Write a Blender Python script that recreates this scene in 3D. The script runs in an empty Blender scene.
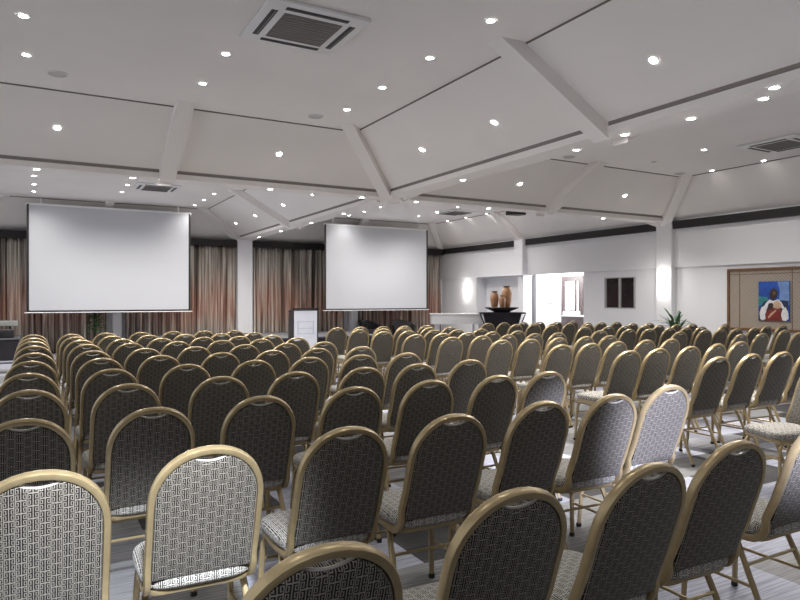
import bpy, bmesh, math, random
from mathutils import Vector, Matrix
random.seed(7)
SC = bpy.context.scene
COL = SC.collection
R = math.radians
PI = math.pi
YAW = R(29.3)
EYE = 1.40

# ------------------------------------------------------------------ materials
class NT:
    """tiny node helper"""
    def __init__(s, name):
        s.m = bpy.data.materials.new(name); s.m.use_nodes = True
        s.t = s.m.node_tree; s.b = s.t.nodes['Principled BSDF']
    def n(s, typ, **kw):
        nd = s.t.nodes.new(typ)
        for k, v in kw.items():
            if k.startswith('_'): setattr(nd, k[1:], v)
        return nd
    def val(s, sock, v):
        if hasattr(v, 'is_output') or isinstance(v, bpy.types.NodeSocket): s.t.links.new(v, sock)
        else: sock.default_value = v
    def math(s, op, a, b=0.0, c=None):
        nd = s.t.nodes.new('ShaderNodeMath'); nd.operation = op
        s.val(nd.inputs[0], a); s.val(nd.inputs[1], b)
        if c is not None: s.val(nd.inputs[2], c)
        return nd.outputs[0]
    def mix(s, f, a, b):
        nd = s.t.nodes.new('ShaderNodeMix'); nd.data_type = 'RGBA'
        s.val(nd.inputs[0], f); s.val(nd.inputs[6], a); s.val(nd.inputs[7], b)
        return nd.outputs[2]
    def ramp(s, f, stops):
        nd = s.t.nodes.new('ShaderNodeValToRGB'); s.val(nd.inputs[0], f)
        e = nd.color_ramp.elements
        while len(e) < len(stops): e.new(0.5)
        for i, (p, c) in enumerate(stops):
            e[i].position = p; e[i].color = (c[0], c[1], c[2], 1)
        return nd.outputs[0]
    def noise(s, vec, scale, detail=2.0, rough=0.5):
        nd = s.t.nodes.new('ShaderNodeTexNoise'); s.t.links.new(vec, nd.inputs['Vector'])
        nd.inputs['Scale'].default_value = scale; nd.inputs['Detail'].default_value = detail
        nd.inputs['Roughness'].default_value = rough
        return nd.outputs['Fac']
    def coord(s, which='Object'):
        return s.t.nodes.new('ShaderNodeTexCoord').outputs[which]
    def mapping(s, vec, scale):
        nd = s.t.nodes.new('ShaderNodeMapping'); s.t.links.new(vec, nd.inputs['Vector'])
        nd.inputs['Scale'].default_value = scale
        return nd.outputs[0]
    def bump(s, h, strength=0.2, dist=0.01):
        nd = s.t.nodes.new('ShaderNodeBump'); nd.inputs['Strength'].default_value = strength
        nd.inputs['Distance'].default_value = dist
        s.t.links.new(h, nd.inputs['Height']); s.t.links.new(nd.outputs[0], s.b.inputs['Normal'])

def c4(c): return (c[0], c[1], c[2], 1.0)

def plain(name, col, rough=0.6, metal=0.0, var=0.06, scale=6.0, spec=0.5, bump=0.0):
    t = NT(name)
    f = t.noise(t.coord(), scale, 3.0)
    lo = tuple(max(0, x * (1 - var)) for x in col); hi = tuple(min(1, x * (1 + var)) for x in col)
    c = t.ramp(f, [(0.3, lo), (0.7, hi)])
    t.t.links.new(c, t.b.inputs['Base Color'])
    t.b.inputs['Roughness'].default_value = rough
    t.b.inputs['Metallic'].default_value = metal
    t.b.inputs['Specular IOR Level'].default_value = spec
    if bump: t.bump(t.noise(t.coord(), scale * 20, 2.0), bump, 0.003)
    return t.m

def emitter(name, col, strength):
    t = NT(name)
    t.b.inputs['Base Color'].default_value = c4(col)
    t.b.inputs['Emission Color'].default_value = c4(col)
    t.b.inputs['Emission Strength'].default_value = strength
    return t.m

def greek_fabric(name, light, dark, rough=0.75):
    """woven key pattern: rows of I shaped keys with square volutes, staggered column by column"""
    t = NT(name)
    uv = t.n('ShaderNodeUVMap').outputs[0]
    sep = t.n('ShaderNodeSeparateXYZ'); t.t.links.new(uv, sep.inputs[0])
    WX, WY = 0.0295, 0.0413
    u = t.math('DIVIDE', sep.outputs[0], WX)
    colu = t.math('FLOOR', u)
    odd = t.math('MULTIPLY', t.math('MODULO', t.math('ABSOLUTE', colu), 2.0), 0.5)
    x = t.math('MULTIPLY', t.math('ABSOLUTE', t.math('SUBTRACT', t.math('FRACT', u), 0.5)), 35.0)
    v = t.math('ADD', t.math('DIVIDE', sep.outputs[1], WY), odd)
    y = t.math('MULTIPLY', t.math('ABSOLUTE', t.math('SUBTRACT', t.math('FRACT', v), 0.5)), 49.0)
    strokes = [(0, 1.4, 12, 12.5), (7.8, 8.6, 23.3, 1.3), (15.0, 1.35, 13, 11.5),
               (11.2, 4.6, 3.6, 1.3), (7.6, 1.35, 10.0, 7.5), (9.4, 2.6, 16.6, 1.3)]
    tot = None
    for cx, hw, cy, hh in strokes:
        a = t.math('LESS_THAN', t.math('ABSOLUTE', t.math('SUBTRACT', x, cx)), hw)
        b = t.math('LESS_THAN', t.math('ABSOLUTE', t.math('SUBTRACT', y, cy)), hh)
        s = t.math('MULTIPLY', a, b)
        tot = s if tot is None else t.math('MAXIMUM', tot, s)
    c = t.mix(tot, c4(dark), c4(light))
    t.t.links.new(c, t.b.inputs['Base Color'])
    t.b.inputs['Roughness'].default_value = rough
    t.b.inputs['Specular IOR Level'].default_value = 0.25
    t.b.inputs['Sheen Weight'].default_value = 0.08
    return t.m

def make_mats():
    M = {}
    M['ceil'] = plain('ceiling_paint', (0.86, 0.825, 0.80), 0.9, var=0.03, scale=0.7)
    M['beam'] = plain('beam_paint', (0.86, 0.825, 0.80), 0.85, var=0.02, scale=0.7)
    M['shade_line'] = plain('painted_shade_line', (0.20, 0.175, 0.16), 0.9)  # shade colour for the strips drawn along trays and beams
    M['wall'] = plain('wall_paint', (0.80, 0.80, 0.825), 0.85, var=0.02, scale=0.5)
    M['darkwall'] = plain('brown_wall_covering', (0.10, 0.085, 0.07), 0.85)
    M['pelmet'] = plain('dark_pelmet', (0.012, 0.009, 0.010), 0.6, var=0.15)
    M['gold'] = plain('champagne_gold_paint', (0.37, 0.285, 0.155), 0.33, 0.5, 0.08, 30)
    M['fabric'] = greek_fabric('greek_key_fabric', (0.215, 0.195, 0.160), (0.008, 0.006, 0.006))  # same cloth as the seats, darkened for the shade on the backs
    M['seatfab'] = greek_fabric('greek_key_seat_fabric', (0.50, 0.48, 0.43), (0.04, 0.034, 0.03))  # seat copy of the cloth, paler for light falling from above
    M['piping'] = plain('pale_grip_trim', (0.42, 0.40, 0.36), 0.4, 0.2)
    M['rubber'] = plain('black_rubber', (0.02, 0.02, 0.02), 0.7)
    M['white'] = plain('white_plastic', (0.82, 0.82, 0.82), 0.4, var=0.02)
    M['whitegloss'] = plain('white_lacquer', (0.82, 0.82, 0.83), 0.15, var=0.02)
    M['framegrey'] = plain('grey_window_frame', (0.42, 0.42, 0.42), 0.4)
    M['grille'] = plain('grey_grille', (0.22, 0.21, 0.20), 0.6)
    M['black'] = plain('black_plastic', (0.018, 0.017, 0.018), 0.45)
    M['blackcloth'] = plain('black_cloth', (0.022, 0.02, 0.024), 0.9, var=0.2)
    M['stagetop'] = plain('stage_carpet_grey', (0.12, 0.12, 0.13), 0.9, var=0.1)
    M['screen'] = plain('projection_screen', (0.56, 0.57, 0.60), 0.8, var=0.015, scale=0.6)
    M['led'] = emitter('downlight_lens', (1.0, 0.97, 0.93), 60)
    M['sconce'] = emitter('sconce_glass', (1.0, 0.96, 0.9), 4)
    M['clay'] = plain('terracotta', (0.40, 0.21, 0.11), 0.55, var=0.25, scale=9)
    M['wood'] = plain('brown_wood', (0.16, 0.075, 0.035), 0.4, var=0.25, scale=12)
    M['leaf'] = plain('green_leaf', (0.06, 0.14, 0.06), 0.45, var=0.4, scale=14)
    M['stem'] = plain('plant_stem', (0.16, 0.12, 0.07), 0.8, var=0.3)
    M['glassdark'] = plain('dark_window_glass', (0.022, 0.016, 0.020), 0.12, var=0.3, scale=2)
    M['daypane'] = emitter('daylit_door_glass', (1.0, 1.0, 1.0), 2.2)
    M['brown'] = plain('dark_brown_door_frame', (0.07, 0.05, 0.05), 0.45)
    M['panel'] = plain('lectern_panel', (0.78, 0.80, 0.88), 0.5, var=0.03)
    M['print'] = plain('grey_print', (0.58, 0.61, 0.70), 0.6)
    M['glasstop'] = plain('pale_glass_top', (0.30, 0.31, 0.29), 0.2)
    # art
    M['blue'] = plain('painted_blue', (0.012, 0.07, 0.36), 0.4, var=0.4, scale=5)
    M['lblue'] = plain('painted_light_blue', (0.16, 0.27, 0.55), 0.4, var=0.2, scale=8)
    M['teal'] = plain('painted_teal', (0.03, 0.22, 0.24), 0.4, var=0.3)
    M['navy'] = plain('painted_navy', (0.012, 0.02, 0.06), 0.4, var=0.3)
    M['skin'] = plain('painted_dark_brown', (0.035, 0.02, 0.016), 0.4, var=0.3)
    M['sleeve'] = plain('painted_white', (0.72, 0.72, 0.74), 0.4, var=0.1, scale=20)
    M['red'] = plain('painted_red', (0.20, 0.022, 0.015), 0.4, var=0.4, scale=20)
    M['tan'] = plain('painted_tan', (0.55, 0.38, 0.26), 0.4, var=0.2)
    # carpet
    t = NT('streaked_carpet_tiles')
    co = t.coord()
    br = t.n('ShaderNodeTexBrick'); t.t.links.new(co, br.inputs['Vector'])
    br.inputs['Scale'].default_value = 1.0
    br.inputs['Brick Width'].default_value = 0.9; br.inputs['Row Height'].default_value = 0.42
    br.inputs['Mortar Size'].default_value = 0.0; br.offset = 0.37
    br.inputs['Color1'].default_value = (0, 0, 0, 1); br.inputs['Color2'].default_value = (1, 1, 1, 1)
    blk = t.ramp(br.outputs['Color'], [(0.0, (0.05, 0.048, 0.05)), (0.18, (0.06, 0.058, 0.06)), (0.22, (0.20, 0.20, 0.20)),
                 (0.48, (0.27, 0.27, 0.275)), (0.55, (0.32, 0.325, 0.38)), (1.0, (0.40, 0.41, 0.48))])
    st = t.noise(t.mapping(co, (3.0, 70.0, 1.0)), 1.0, 2.0)
    stc = t.ramp(st, [(0.36, (0.68, 0.68, 0.68)), (0.64, (1.1, 1.1, 1.1))])
    mm = t.n('ShaderNodeMix', _data_type='RGBA', _blend_type='MULTIPLY'); mm.inputs[0].default_value = 1.0
    t.t.links.new(blk, mm.inputs[6]); t.t.links.new(stc, mm.inputs[7])
    t.t.links.new(mm.outputs[2], t.b.inputs['Base Color']); t.b.inputs['Roughness'].default_value = 0.85
    t.b.inputs['Specular IOR Level'].default_value = 0.3
    M['carpet'] = t.m
    # curtains: vertical stripes, rustier in a band around mid height
    t = NT('striped_curtain_cloth')
    co = t.coord()
    st = t.noise(t.mapping(co, (5.5, 5.5, 0.10)), 1.0, 2.5, 0.7)
    stripe = t.ramp(st, [(0.36, (0.08, 0.065, 0.055)), (0.45, (0.30, 0.26, 0.22)), (0.50, (0.60, 0.56, 0.50)), (0.56, (0.20, 0.16, 0.13)), (0.64, (0.66, 0.62, 0.56))])
    rust = t.ramp(st, [(0.36, (0.08, 0.045, 0.035)), (0.45, (0.36, 0.17, 0.12)), (0.50, (0.62, 0.46, 0.38)), (0.56, (0.26, 0.11, 0.08)), (0.64, (0.66, 0.52, 0.44))])
    sp = t.n('ShaderNodeSeparateXYZ'); t.t.links.new(co, sp.inputs[0])
    zz = t.math('ADD', sp.outputs[2], t.math('MULTIPLY', t.math('SUBTRACT', t.noise(t.mapping(co, (1.1, 1.1, 0.25)), 1.0, 2.0), 0.5), 1.3))
    band = t.ramp(t.math('DIVIDE', zz, 3.0), [(0.15, (.1, .1, .1)), (0.34, (.9, .9, .9)), (0.50, (.9, .9, .9)), (0.80, (0, 0, 0))])
    t.t.links.new(t.mix(band, stripe, rust), t.b.inputs['Base Color'])
    t.b.inputs['Roughness'].default_value = 0.8
    M['curtain'] = t.m
    # woven panel
    t = NT('woven_cane_panel')
    co = t.coord()
    ch = t.n('ShaderNodeTexChecker'); 
    mp = t.n('ShaderNodeMapping'); t.t.links.new(co, mp.inputs['Vector'])
    mp.inputs['Rotation'].default_value = (R(45), 0, 0)
    t.t.links.new(mp.outputs[0], ch.inputs['Vector']); ch.inputs['Scale'].default_value = 3.4
    w1 = t.n('ShaderNodeTexWave', _bands_direction='Y'); t.t.links.new(mp.outputs[0], w1.inputs['Vector']); w1.inputs['Scale'].default_value = 7.0; w1.inputs['Distortion'].default_value = 1.0
    w2 = t.n('ShaderNodeTexWave', _bands_direction='Z'); t.t.links.new(mp.outputs[0], w2.inputs['Vector']); w2.inputs['Scale'].default_value = 7.0; w2.inputs['Distortion'].default_value = 1.0
    wv = t.mix(ch.outputs['Fac'], w1.outputs['Color'], w2.outputs['Color'])
    c = t.ramp(wv, [(0.0, (0.27, 0.225, 0.18)), (1.0, (0.40, 0.345, 0.28))])
    t.t.links.new(c, t.b.inputs['Base Color']); t.b.inputs['Roughness'].default_value = 0.6
    M['cane'] = t.m
    return M
M = make_mats()

# ------------------------------------------------------------------ mesh helpers
def obj(name, bm, mat, parent=None, smooth=False, loc=None, auto=True):
    bmesh.ops.recalc_face_normals(bm, faces=bm.faces[:])
    me = bpy.data.meshes.new(name); bm.to_mesh(me); bm.free()
    if mat is not None:
        for m_ in (mat if isinstance(mat, (list, tuple)) else [mat]): me.materials.append(m_)
    if smooth:
        me.shade_smooth()
        if auto:
            me.set_sharp_from_angle(angle=R(38))
    o = bpy.data.objects.new(name, me); COL.objects.link(o)
    if parent: o.parent = parent
    if loc: o.location = loc
    return o

def box(bm, x0, x1, y0, y1, z0, z1, mi=0):
    r = bmesh.ops.create_cube(bm, size=1.0)
    for v in r['verts']:
        v.co = Vector(((x0 + x1) / 2 + v.co.x * (x1 - x0), (y0 + y1) / 2 + v.co.y * (y1 - y0), (z0 + z1) / 2 + v.co.z * (z1 - z0)))
    for f in {f for v in r['verts'] for f in v.link_faces}: f.material_index = mi
    return r['verts']

def bbox(bm, x0, x1, y0, y1, z0, z1, bev=0.005, seg=2, mi=0):
    vs = box(bm, x0, x1, y0, y1, z0, z1, mi)
    es = list({e for v in vs for e in v.link_edges})
    bmesh.ops.bevel(bm, geom=es, offset=bev, segments=seg, affect='EDGES', profile=0.5)

def sweep(bm, path, prof, hint=Vector((0, 1, 0)), closed=False, cap=True):
    """prof: list of (a,b): a along side vector, b along hint"""
    path = [Vector(p) for p in path]; n = len(path); rings = []
    for i, p in enumerate(path):
        if closed: t = path[(i + 1) % n] - path[i - 1]
        else: t = path[min(i + 1, n - 1)] - path[max(i - 1, 0)]
        t.normalize()
        h = hint(i) if callable(hint) else hint
        s = t.cross(h)
        if s.length < 1e-4: s = t.cross(Vector((1, 0, 0)))
        s.normalize(); h2 = s.cross(t).normalized()
        rings.append([bm.verts.new(p + s * a + h2 * b) for a, b in prof])
    m = len(prof)
    for i in range(n if closed else n - 1):
        r0, r1 = rings[i], rings[(i + 1) % n]
        for k in range(m): bm.faces.new((r0[k], r0[(k + 1) % m], r1[(k + 1) % m], r1[k]))
    if cap and not closed:
        bm.faces.new(rings[0]); bm.faces.new(rings[-1][::-1])

def oval(a, b, n=8, p=0.6):
    out = []
    for k in range(n):
        t = 2 * PI * (k + 0.5) / n; c, s = math.cos(t), math.sin(t)
        out.append((a * math.copysign(abs(c) ** p, c), b * math.copysign(abs(s) ** p, s)))
    return out

def circ(r, n=8): return oval(r, r, n, 1.0)

def lathe(bm, prof, n=24, cx=0, cy=0):
    rings = []
    for r, z in prof:
        if r < 1e-5: rings.append([bm.verts.new((cx, cy, z))])
        else: rings.append([bm.verts.new((cx + r * math.cos(2 * PI * k / n), cy + r * math.sin(2 * PI * k / n), z)) for k in range(n)])
    for a, b in zip(rings, rings[1:]):
        if len(a) == 1 and len(b) == 1: continue
        for k in range(n):
            k2 = (k + 1) % n
            if len(a) == 1: bm.faces.new((a[0], b[k], b[k2]))
            elif len(b) == 1: bm.faces.new((a[k], a[k2], b[0]))
            else: bm.faces.new((a[k], a[k2], b[k2], b[k]))

def prism(bm, pts2, f, d0, d1, mi=0):
    """extrude polygon pts2; f(u,v,d) -> xyz"""
    a = [bm.verts.new(f(u, v, d0)) for u, v in pts2]; b = [bm.verts.new(f(u, v, d1)) for u, v in pts2]
    fs = [bm.faces.new(a), bm.faces.new(b[::-1])]
    n = len(a)
    for k in range(n): fs.append(bm.faces.new((a[k], b[k], b[(k + 1) % n], a[(k + 1) % n])))
    for x in fs: x.material_index = mi

def empty(name, loc=(0, 0, 0), rz=0.0):
    o = bpy.data.objects.new(name, None); COL.objects.link(o)
    o.location = loc; o.rotation_euler = (0, 0, rz); o.empty_display_size = 0.1
    return o

def tag(o, label, cat, group=None):
    o['label'] = label; o['category'] = cat
    if group: o['group'] = group
    return o

def struct(name, bm, mat, **k):
    o = obj(name, bm, mat, **k); o['kind'] = 'structure'; return o

def copy_tree(o, parent=None):
    c = o.copy(); COL.objects.link(c); c.parent = parent
    for ch in list(o.children):
        copy_tree(ch, c)
    return c

ORD = ['first', 'second', 'third', 'fourth', 'fifth', 'sixth', 'seventh', 'eighth', 'ninth', 'tenth', 'eleventh', 'twelfth']

# ------------------------------------------------------------------ the room
XL, XC, XR = -2.08, 5.38, 12.43
YN, YB, YF = 0.0, 9.93, 19.15
ZB, ZT = 3.13, 3.87
HW = 0.17
XM1, XM2 = 1.65, 8.9
YM1, YM2 = 4.97, 14.75

bm = bmesh.new(); box(bm, XL - 2, XR + 4.5, -3.2, YF + 0.3, -0.1, 0.0)
struct('floor', bm, M['carpet'])

def off(edge):  # distance from an edge to the flat, height the slope starts at, strip left for the beam
    return (1.25, 3.25, HW) if edge == 'beam' else (0.98, 3.12, 0.0)

bays = [(XL, XC, YN, YB, 'beam', 'beam', 'beam', 'beam'), (XC, XR, YN, YB, 'beam', 'wall', 'beam', 'beam'),
        (XL, XC, YB, YF, 'beam', 'beam', 'beam', 'wall'), (XC, XR, YB, YF, 'beam', 'wall', 'beam', 'wall')]
bm = bmesh.new(); gm = bmesh.new()
for (x0, x1, y0, y1, kl, kr, kn, kf) in bays:
    ol, orr, on, of = off(kl), off(kr), off(kn), off(kf)
    O = [(x0 + ol[2], y0 + on[2]), (x1 - orr[2], y0 + on[2]), (x1 - orr[2], y1 - of[2]), (x0 + ol[2], y1 - of[2])]
    I = [(x0 + ol[0], y0 + on[0]), (x1 - orr[0], y0 + on[0]), (x1 - orr[0], y1 - of[0]), (x0 + ol[0], y1 - of[0])]
    zs = [on[1], orr[1], of[1], ol[1]]
    iv = [bm.verts.new((p[0], p[1], ZT)) for p in I]
    bm.faces.new(iv[::-1])
    for k in range(4):
        k2 = (k + 1) % 4; z = zs[k]
        a = bm.verts.new((O[k][0], O[k][1], z)); b = bm.verts.new((O[k2][0], O[k2][1], z))
        c = bm.verts.new((I[k2][0], I[k2][1], ZT - 0.012)); d = bm.verts.new((I[k][0], I[k][1], ZT - 0.012))
        bm.faces.new((a, b, c, d))
        # narrow dark strip painted in as the shadow line where slope meets flat
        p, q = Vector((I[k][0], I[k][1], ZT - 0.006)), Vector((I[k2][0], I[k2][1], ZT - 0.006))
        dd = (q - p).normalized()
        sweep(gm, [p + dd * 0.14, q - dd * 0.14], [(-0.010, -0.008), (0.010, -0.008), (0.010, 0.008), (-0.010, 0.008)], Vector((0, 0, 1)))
struct('ceiling', bm, M['ceil'])
struct('trim_1', gm, M['shade_line'])

# perimeter beams, with dark strips above their edges painted in as shade
bm = bmesh.new(); g = bmesh.new()
for xb in (XC, XL):
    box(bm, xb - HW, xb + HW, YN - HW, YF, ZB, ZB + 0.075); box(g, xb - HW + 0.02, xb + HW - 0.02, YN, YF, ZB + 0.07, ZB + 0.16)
struct('trim_2', bm, M['beam']); struct('trim_3', g, M['shade_line'])
bm = bmesh.new(); g = bmesh.new()
for yb in (YB, YN):
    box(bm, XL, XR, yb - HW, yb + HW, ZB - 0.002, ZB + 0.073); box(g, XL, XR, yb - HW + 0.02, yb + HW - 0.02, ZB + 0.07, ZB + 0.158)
struct('trim_4', bm, M['beam']); struct('trim_5', g, M['shade_line'])

# sloping rafters up to the flat panels
tn = [6]
def rafter(px, py, dx, dy, run, w=0.21, r0=HW, zs=3.25, drop=0.175):
    """from perimeter point, inward direction (dx,dy), run = plan length to flat, parallel to the slope panel"""
    L = math.hypot(dx, dy); ux, uy = dx / L, dy / L
    sl = (ZT - 0.012 - zs) / (run - r0)
    b = bmesh.new()
    prof = [(max(r0 - .03, 0.01), zs - drop), (run + drop / sl, ZT - 0.001), (run + drop / sl, ZT + 0.03), (max(r0 - .03, 0.01), ZT + 0.03)]
    prism(b, prof, lambda u, v, d: (px + ux * u - uy * d, py + uy * u + ux * d, v), -w / 2, w / 2)
    struct('trim_%d' % tn[0], b, M['beam']); tn[0] += 1

rb, rw = 1.25, 0.98
rafter(XM1, YB, 0, -1, rb); rafter(XM1, YB, 0, 1, rb); rafter(XM2, YB, 0, -1, rb); rafter(XM2, YB, 0, 1, rb)
rafter(XC, YM1, -1, 0, rb); rafter(XC, YM1, 1, 0, rb); rafter(XC, YM2, -1, 0, rb); rafter(XC, YM2, 1, 0, rb)
W_ = dict(r0=0.0, zs=3.12)
rafter(XM1, YF, 0, -1, rw, **W_); rafter(XM2, YF, 0, -1, rw, **W_); rafter(XR, YM1, -1, 0, rw, **W_); rafter(XR, YM2, -1, 0, rw, **W_)
def hip(px, py, qx, qy, w=0.19, wall=False): rafter(px, py, qx - px, qy - py, math.hypot(qx - px, qy - py), w, r0=0.1 if wall else HW * 1.414, zs=3.16 if wall else 3.25, drop=.165)
hip(XC, YB, XC - rb, YB - rb); hip(XC, YB, XC + rb, YB + rb); hip(XC, YB, XC + rb, YB - rb); hip(XC, YB, XC - rb, YB + rb)
hip(XC, YF, XC - rb, YF - rw, wall=True); hip(XC, YF, XC + rb, YF - rw, wall=True); hip(XL, YF, XL + rb, YF - rw, wall=True)
hip(XR, YB, XR - rw, YB - rb, wall=True); hip(XR, YB, XR - rw, YB + rb, wall=True); hip(XR, YF, XR - rw, YF - rw, wall=True); hip(XL, YB, XL + rb, YB - rb); hip(XL, YB, XL + rb, YB + rb)

# back wall
bm = bmesh.new(); box(bm, XL - 2, XR + 0.25, YF, YF + 0.2, 0, ZB)
struct('wall_back', bm, M['wall'])
bm = bmesh.new(); box(bm, XL - 2, XR + 0.25, -3.2, -3.0, 0, ZB + 1)
struct('wall_front', bm, M['darkwall'])
# right wall: upper part set back, lower part proud with a ledge; openings for niche, lobby and window
bm = bmesh.new()
LED = 2.10; XP = XR
box(bm, XR - 0.06, XR + 0.08, -1.0, YF, LED, ZB + 0.02)
def low(y0, y1, z0=0.0, z1=LED): box(bm, XP, XR + 0.08, y0, y1, z0, z1)
WY0, WY1, WZ0, WZ1 = 10.72, 11.68, 1.17, 1.93
low(-1.0, WY0); low(WY1, 12.40); low(WY0, WY1, 0, WZ0); low(WY0, WY1, WZ1, LED)
low(14.80, 15.02); low(17.1, YF)
struct('wall_right', bm, M['wall'])
# niche and lobby shells behind the wall
bm = bmesh.new()
box(bm, XR + 0.08, XR + 0.40, 14.95, 15.02, 0, LED + 0.1); box(bm, XR + 0.08, XR + 0.50, 17.1, 17.2, 0, LED + 0.1)
box(bm, XR + 0.40, XR + 0.46, 14.95, 17.2, 0, LED + 0.1); box(bm, XR + 0.08, XR + 0.50, 14.95, 17.1, LED, LED + 0.1)
struct('wall_niche', bm, M['wall'])
LX = 15.3
bm = bmesh.new()
box(bm, LX, LX + 0.15, 16.25, 17.8, 0, 2.4); box(bm, LX, LX + 0.15, 12.4, 15.25, 0, 2.4); box(bm, LX, LX + 0.15, 15.25, 16.25, 2.16, 2.4)
box(bm, XR + 0.57, LX, 17.7, 17.8, 0, 2.4); box(bm, XR + 0.08, LX, 12.3, 12.4, 0, 2.4); box(bm, XR + 0.57, XR + 0.62, 14.88, 17.7, 0, 2.4)
struct('wall_lobby', bm, M['wall'])
bm = bmesh.new(); box(bm, XR + 0.08, LX + 0.15, 12.3, 17.8, 2.4, 2.45); struct('ceiling_lobby', bm, M['ceil'])
# columns
def column(name, x0, x1, y0, y1, z0, z1):
    b = bmesh.new(); bbox(b, x0, x1, y0, y1, z0, z1, 0.012, 1); return struct(name, b, M['wall'])
column('trim_40', XC - 0.22, XC + 0.22, YF - 0.28, YF, 0, ZB)
column('trim_41', 1.80, 2.02, YF - 0.28, YF, 0, ZB)
column('trim_42', XM2 - 0.08, XM2 + 0.14, YF - 0.28, YF, 0, ZB)
column('trim_43', XR - 0.15, XP, 9.60, 10.02, 0, ZB)
column('trim_44', XR - 0.24, XP, 14.55, 14.93, LED - 0.02, ZB)
# pelmets
bm = bmesh.new()
for a, b in ((XL - 2, 1.70), (2.10, XC - 0.24), (XC + 0.24, XM2 - 0.22), (XM2 + 0.22, XR - 0.04)):
    box(bm, a, b, YF - 0.26, YF, 2.93, 3.12)
struct('trim_45', bm, M['pelmet'])
bm = bmesh.new()
for a, b in ((1.0, 9.58), (10.04, 14.53), (14.95, YF - 0.27)):
    box(bm, XR - 0.14, XR - 0.06, a, b, 2.95, 3.12)
struct('trim_46', bm, M['pelmet'])
bm = bmesh.new(); box(bm, XL - 2, XR - 0.05, YF - 0.03, YF, 0, 0.12); struct('baseboard_back', bm, M['pelmet'])
bm = bmesh.new()
for a, b in ((-1.0, 9.60), (10.02, 12.40)): box(bm, XP - 0.02, XP, a, b, 0, 0.10)
struct('baseboard_right', bm, M['white'])

# window in the right wall
wn = bpy.data.objects.new('window_1', None); COL.objects.link(wn); wn['kind'] = 'structure'; wn.location = (XP, (WY0 + WY1) / 2, WZ0)
hw = (WY1 - WY0) / 2; hh = WZ1 - WZ0
bm = bmesh.new()
for y0, y1, z0, z1 in ((-hw, hw, 0, .02), (-hw, hw, hh - .02, hh), (-hw, -hw + .045, .02, hh - .02), (hw - .045, hw, .02, hh - .02), (-.025, .025, .02, hh - .02)):
    box(bm, -0.015, 0.06, y0, y1, z0, z1)
obj('window_frame', bm, M['framegrey'], wn)
for s in (-1, 1):
    bm = bmesh.new(); box(bm, 0.03, 0.05, min(s * .025, s * (hw - .045)), max(s * .025, s * (hw - .045)), .02, hh - .02)
    obj('pane', bm, M['glassdark'], wn)

# door to the outside at the back of the lobby
dr = bpy.data.objects.new('door_1', None); COL.objects.link(dr); dr['kind'] = 'structure'; dr.location = (LX, 15.75, 0)
bm = bmesh.new()
for y0, y1, z0, z1 in ((-.5, -.28, 0, 2.14), (.36, .5, 0, 2.14), (-.28, .36, 1.98, 2.14), (-.17, -.12, 0, 1.98), (-.28, .36, 0, .12)):
    box(bm, -0.03, 0.1, y0, y1, z0, z1)
obj('door_frame', bm, M['brown'], dr)
bm = bmesh.new(); box(bm, 0.03, 0.05, -.28, .36, .12, 1.98); obj('pane', bm, M['daypane'], dr)

# stage platform
bm = bmesh.new(); box(bm, 2.3, 8.3, 16.0, YF - 0.5, 0, 0.38)
st = empty('stage_platform', (5.3, 16.0, 0)); bm.free()
bm = bmesh.new(); box(bm, -3.0, 3.0, 0.0, 2.62, 0, 0.37); obj('skirt', bm, M['blackcloth'], st)
bm = bmesh.new(); bbox(bm, -3.02, 3.02, -0.02, 2.62, 0.37, 0.41, 0.006, 1); obj('deck', bm, M['stagetop'], st)
tag(st, 'long low stage platform with black skirt along the curtained back wall', 'stage')

# ------------------------------------------------------------------ curtains
def curtain(x0, x1, label, z1=2.95, seed=0):
    rn = random.Random(seed); b = bmesh.new(); n = int((x1 - x0) / 0.022); ph = rn.random() * 6
    fr = [rn.uniform(0.9, 1.1) for _ in range(4)]
    zs = [0.03, 0.5, 1.0, 1.6, 2.2, 2.7, z1]
    rows = []
    for i in range(n + 1):
        x = x0 + (x1 - x0) * i / n
        c = []
        for z in zs:
            u = x * 2 * PI / 0.17
            wob = 0.5 * math.sin(x * 3.1 + ph) + 0.35 * math.sin(x * 7.7 * fr[0] + z * 0.5)
            y = 0.068 * math.sin(u * fr[1] + wob * 3 + 0.15 * z) + 0.02 * math.sin(u * 2.3 + z + ph)
            c.append(b.verts.new((x - x0, y * (0.75 + 0.25 * (3 - z) / 3), z)))
        rows.append(c)
    for a, c in zip(rows, rows[1:]):
        for k in range(len(zs) - 1): b.faces.new((a[k], c[k], c[k + 1], a[k + 1]))
    o = obj('curtain', b, M['curtain'], loc=(x0, YF - 0.14, 0), smooth=True, auto=False)
    sm = o.modifiers.new('thickness', 'SOLIDIFY'); sm.thickness = 0.008
    return tag(o, label, 'curtain', 'striped floor length curtains')
curtain(-2.6, 1.66, 'striped pleated curtain left of and behind the left projection screen', seed=1)
curtain(2.14, 5.12, 'striped rust and beige curtain between left screen and white column', seed=2)
curtain(5.66, 8.64, 'striped curtain behind the lectern and left part of right screen', seed=3)
curtain(9.16, 12.30, 'striped curtain in the far right corner behind right screen', seed=4)

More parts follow.
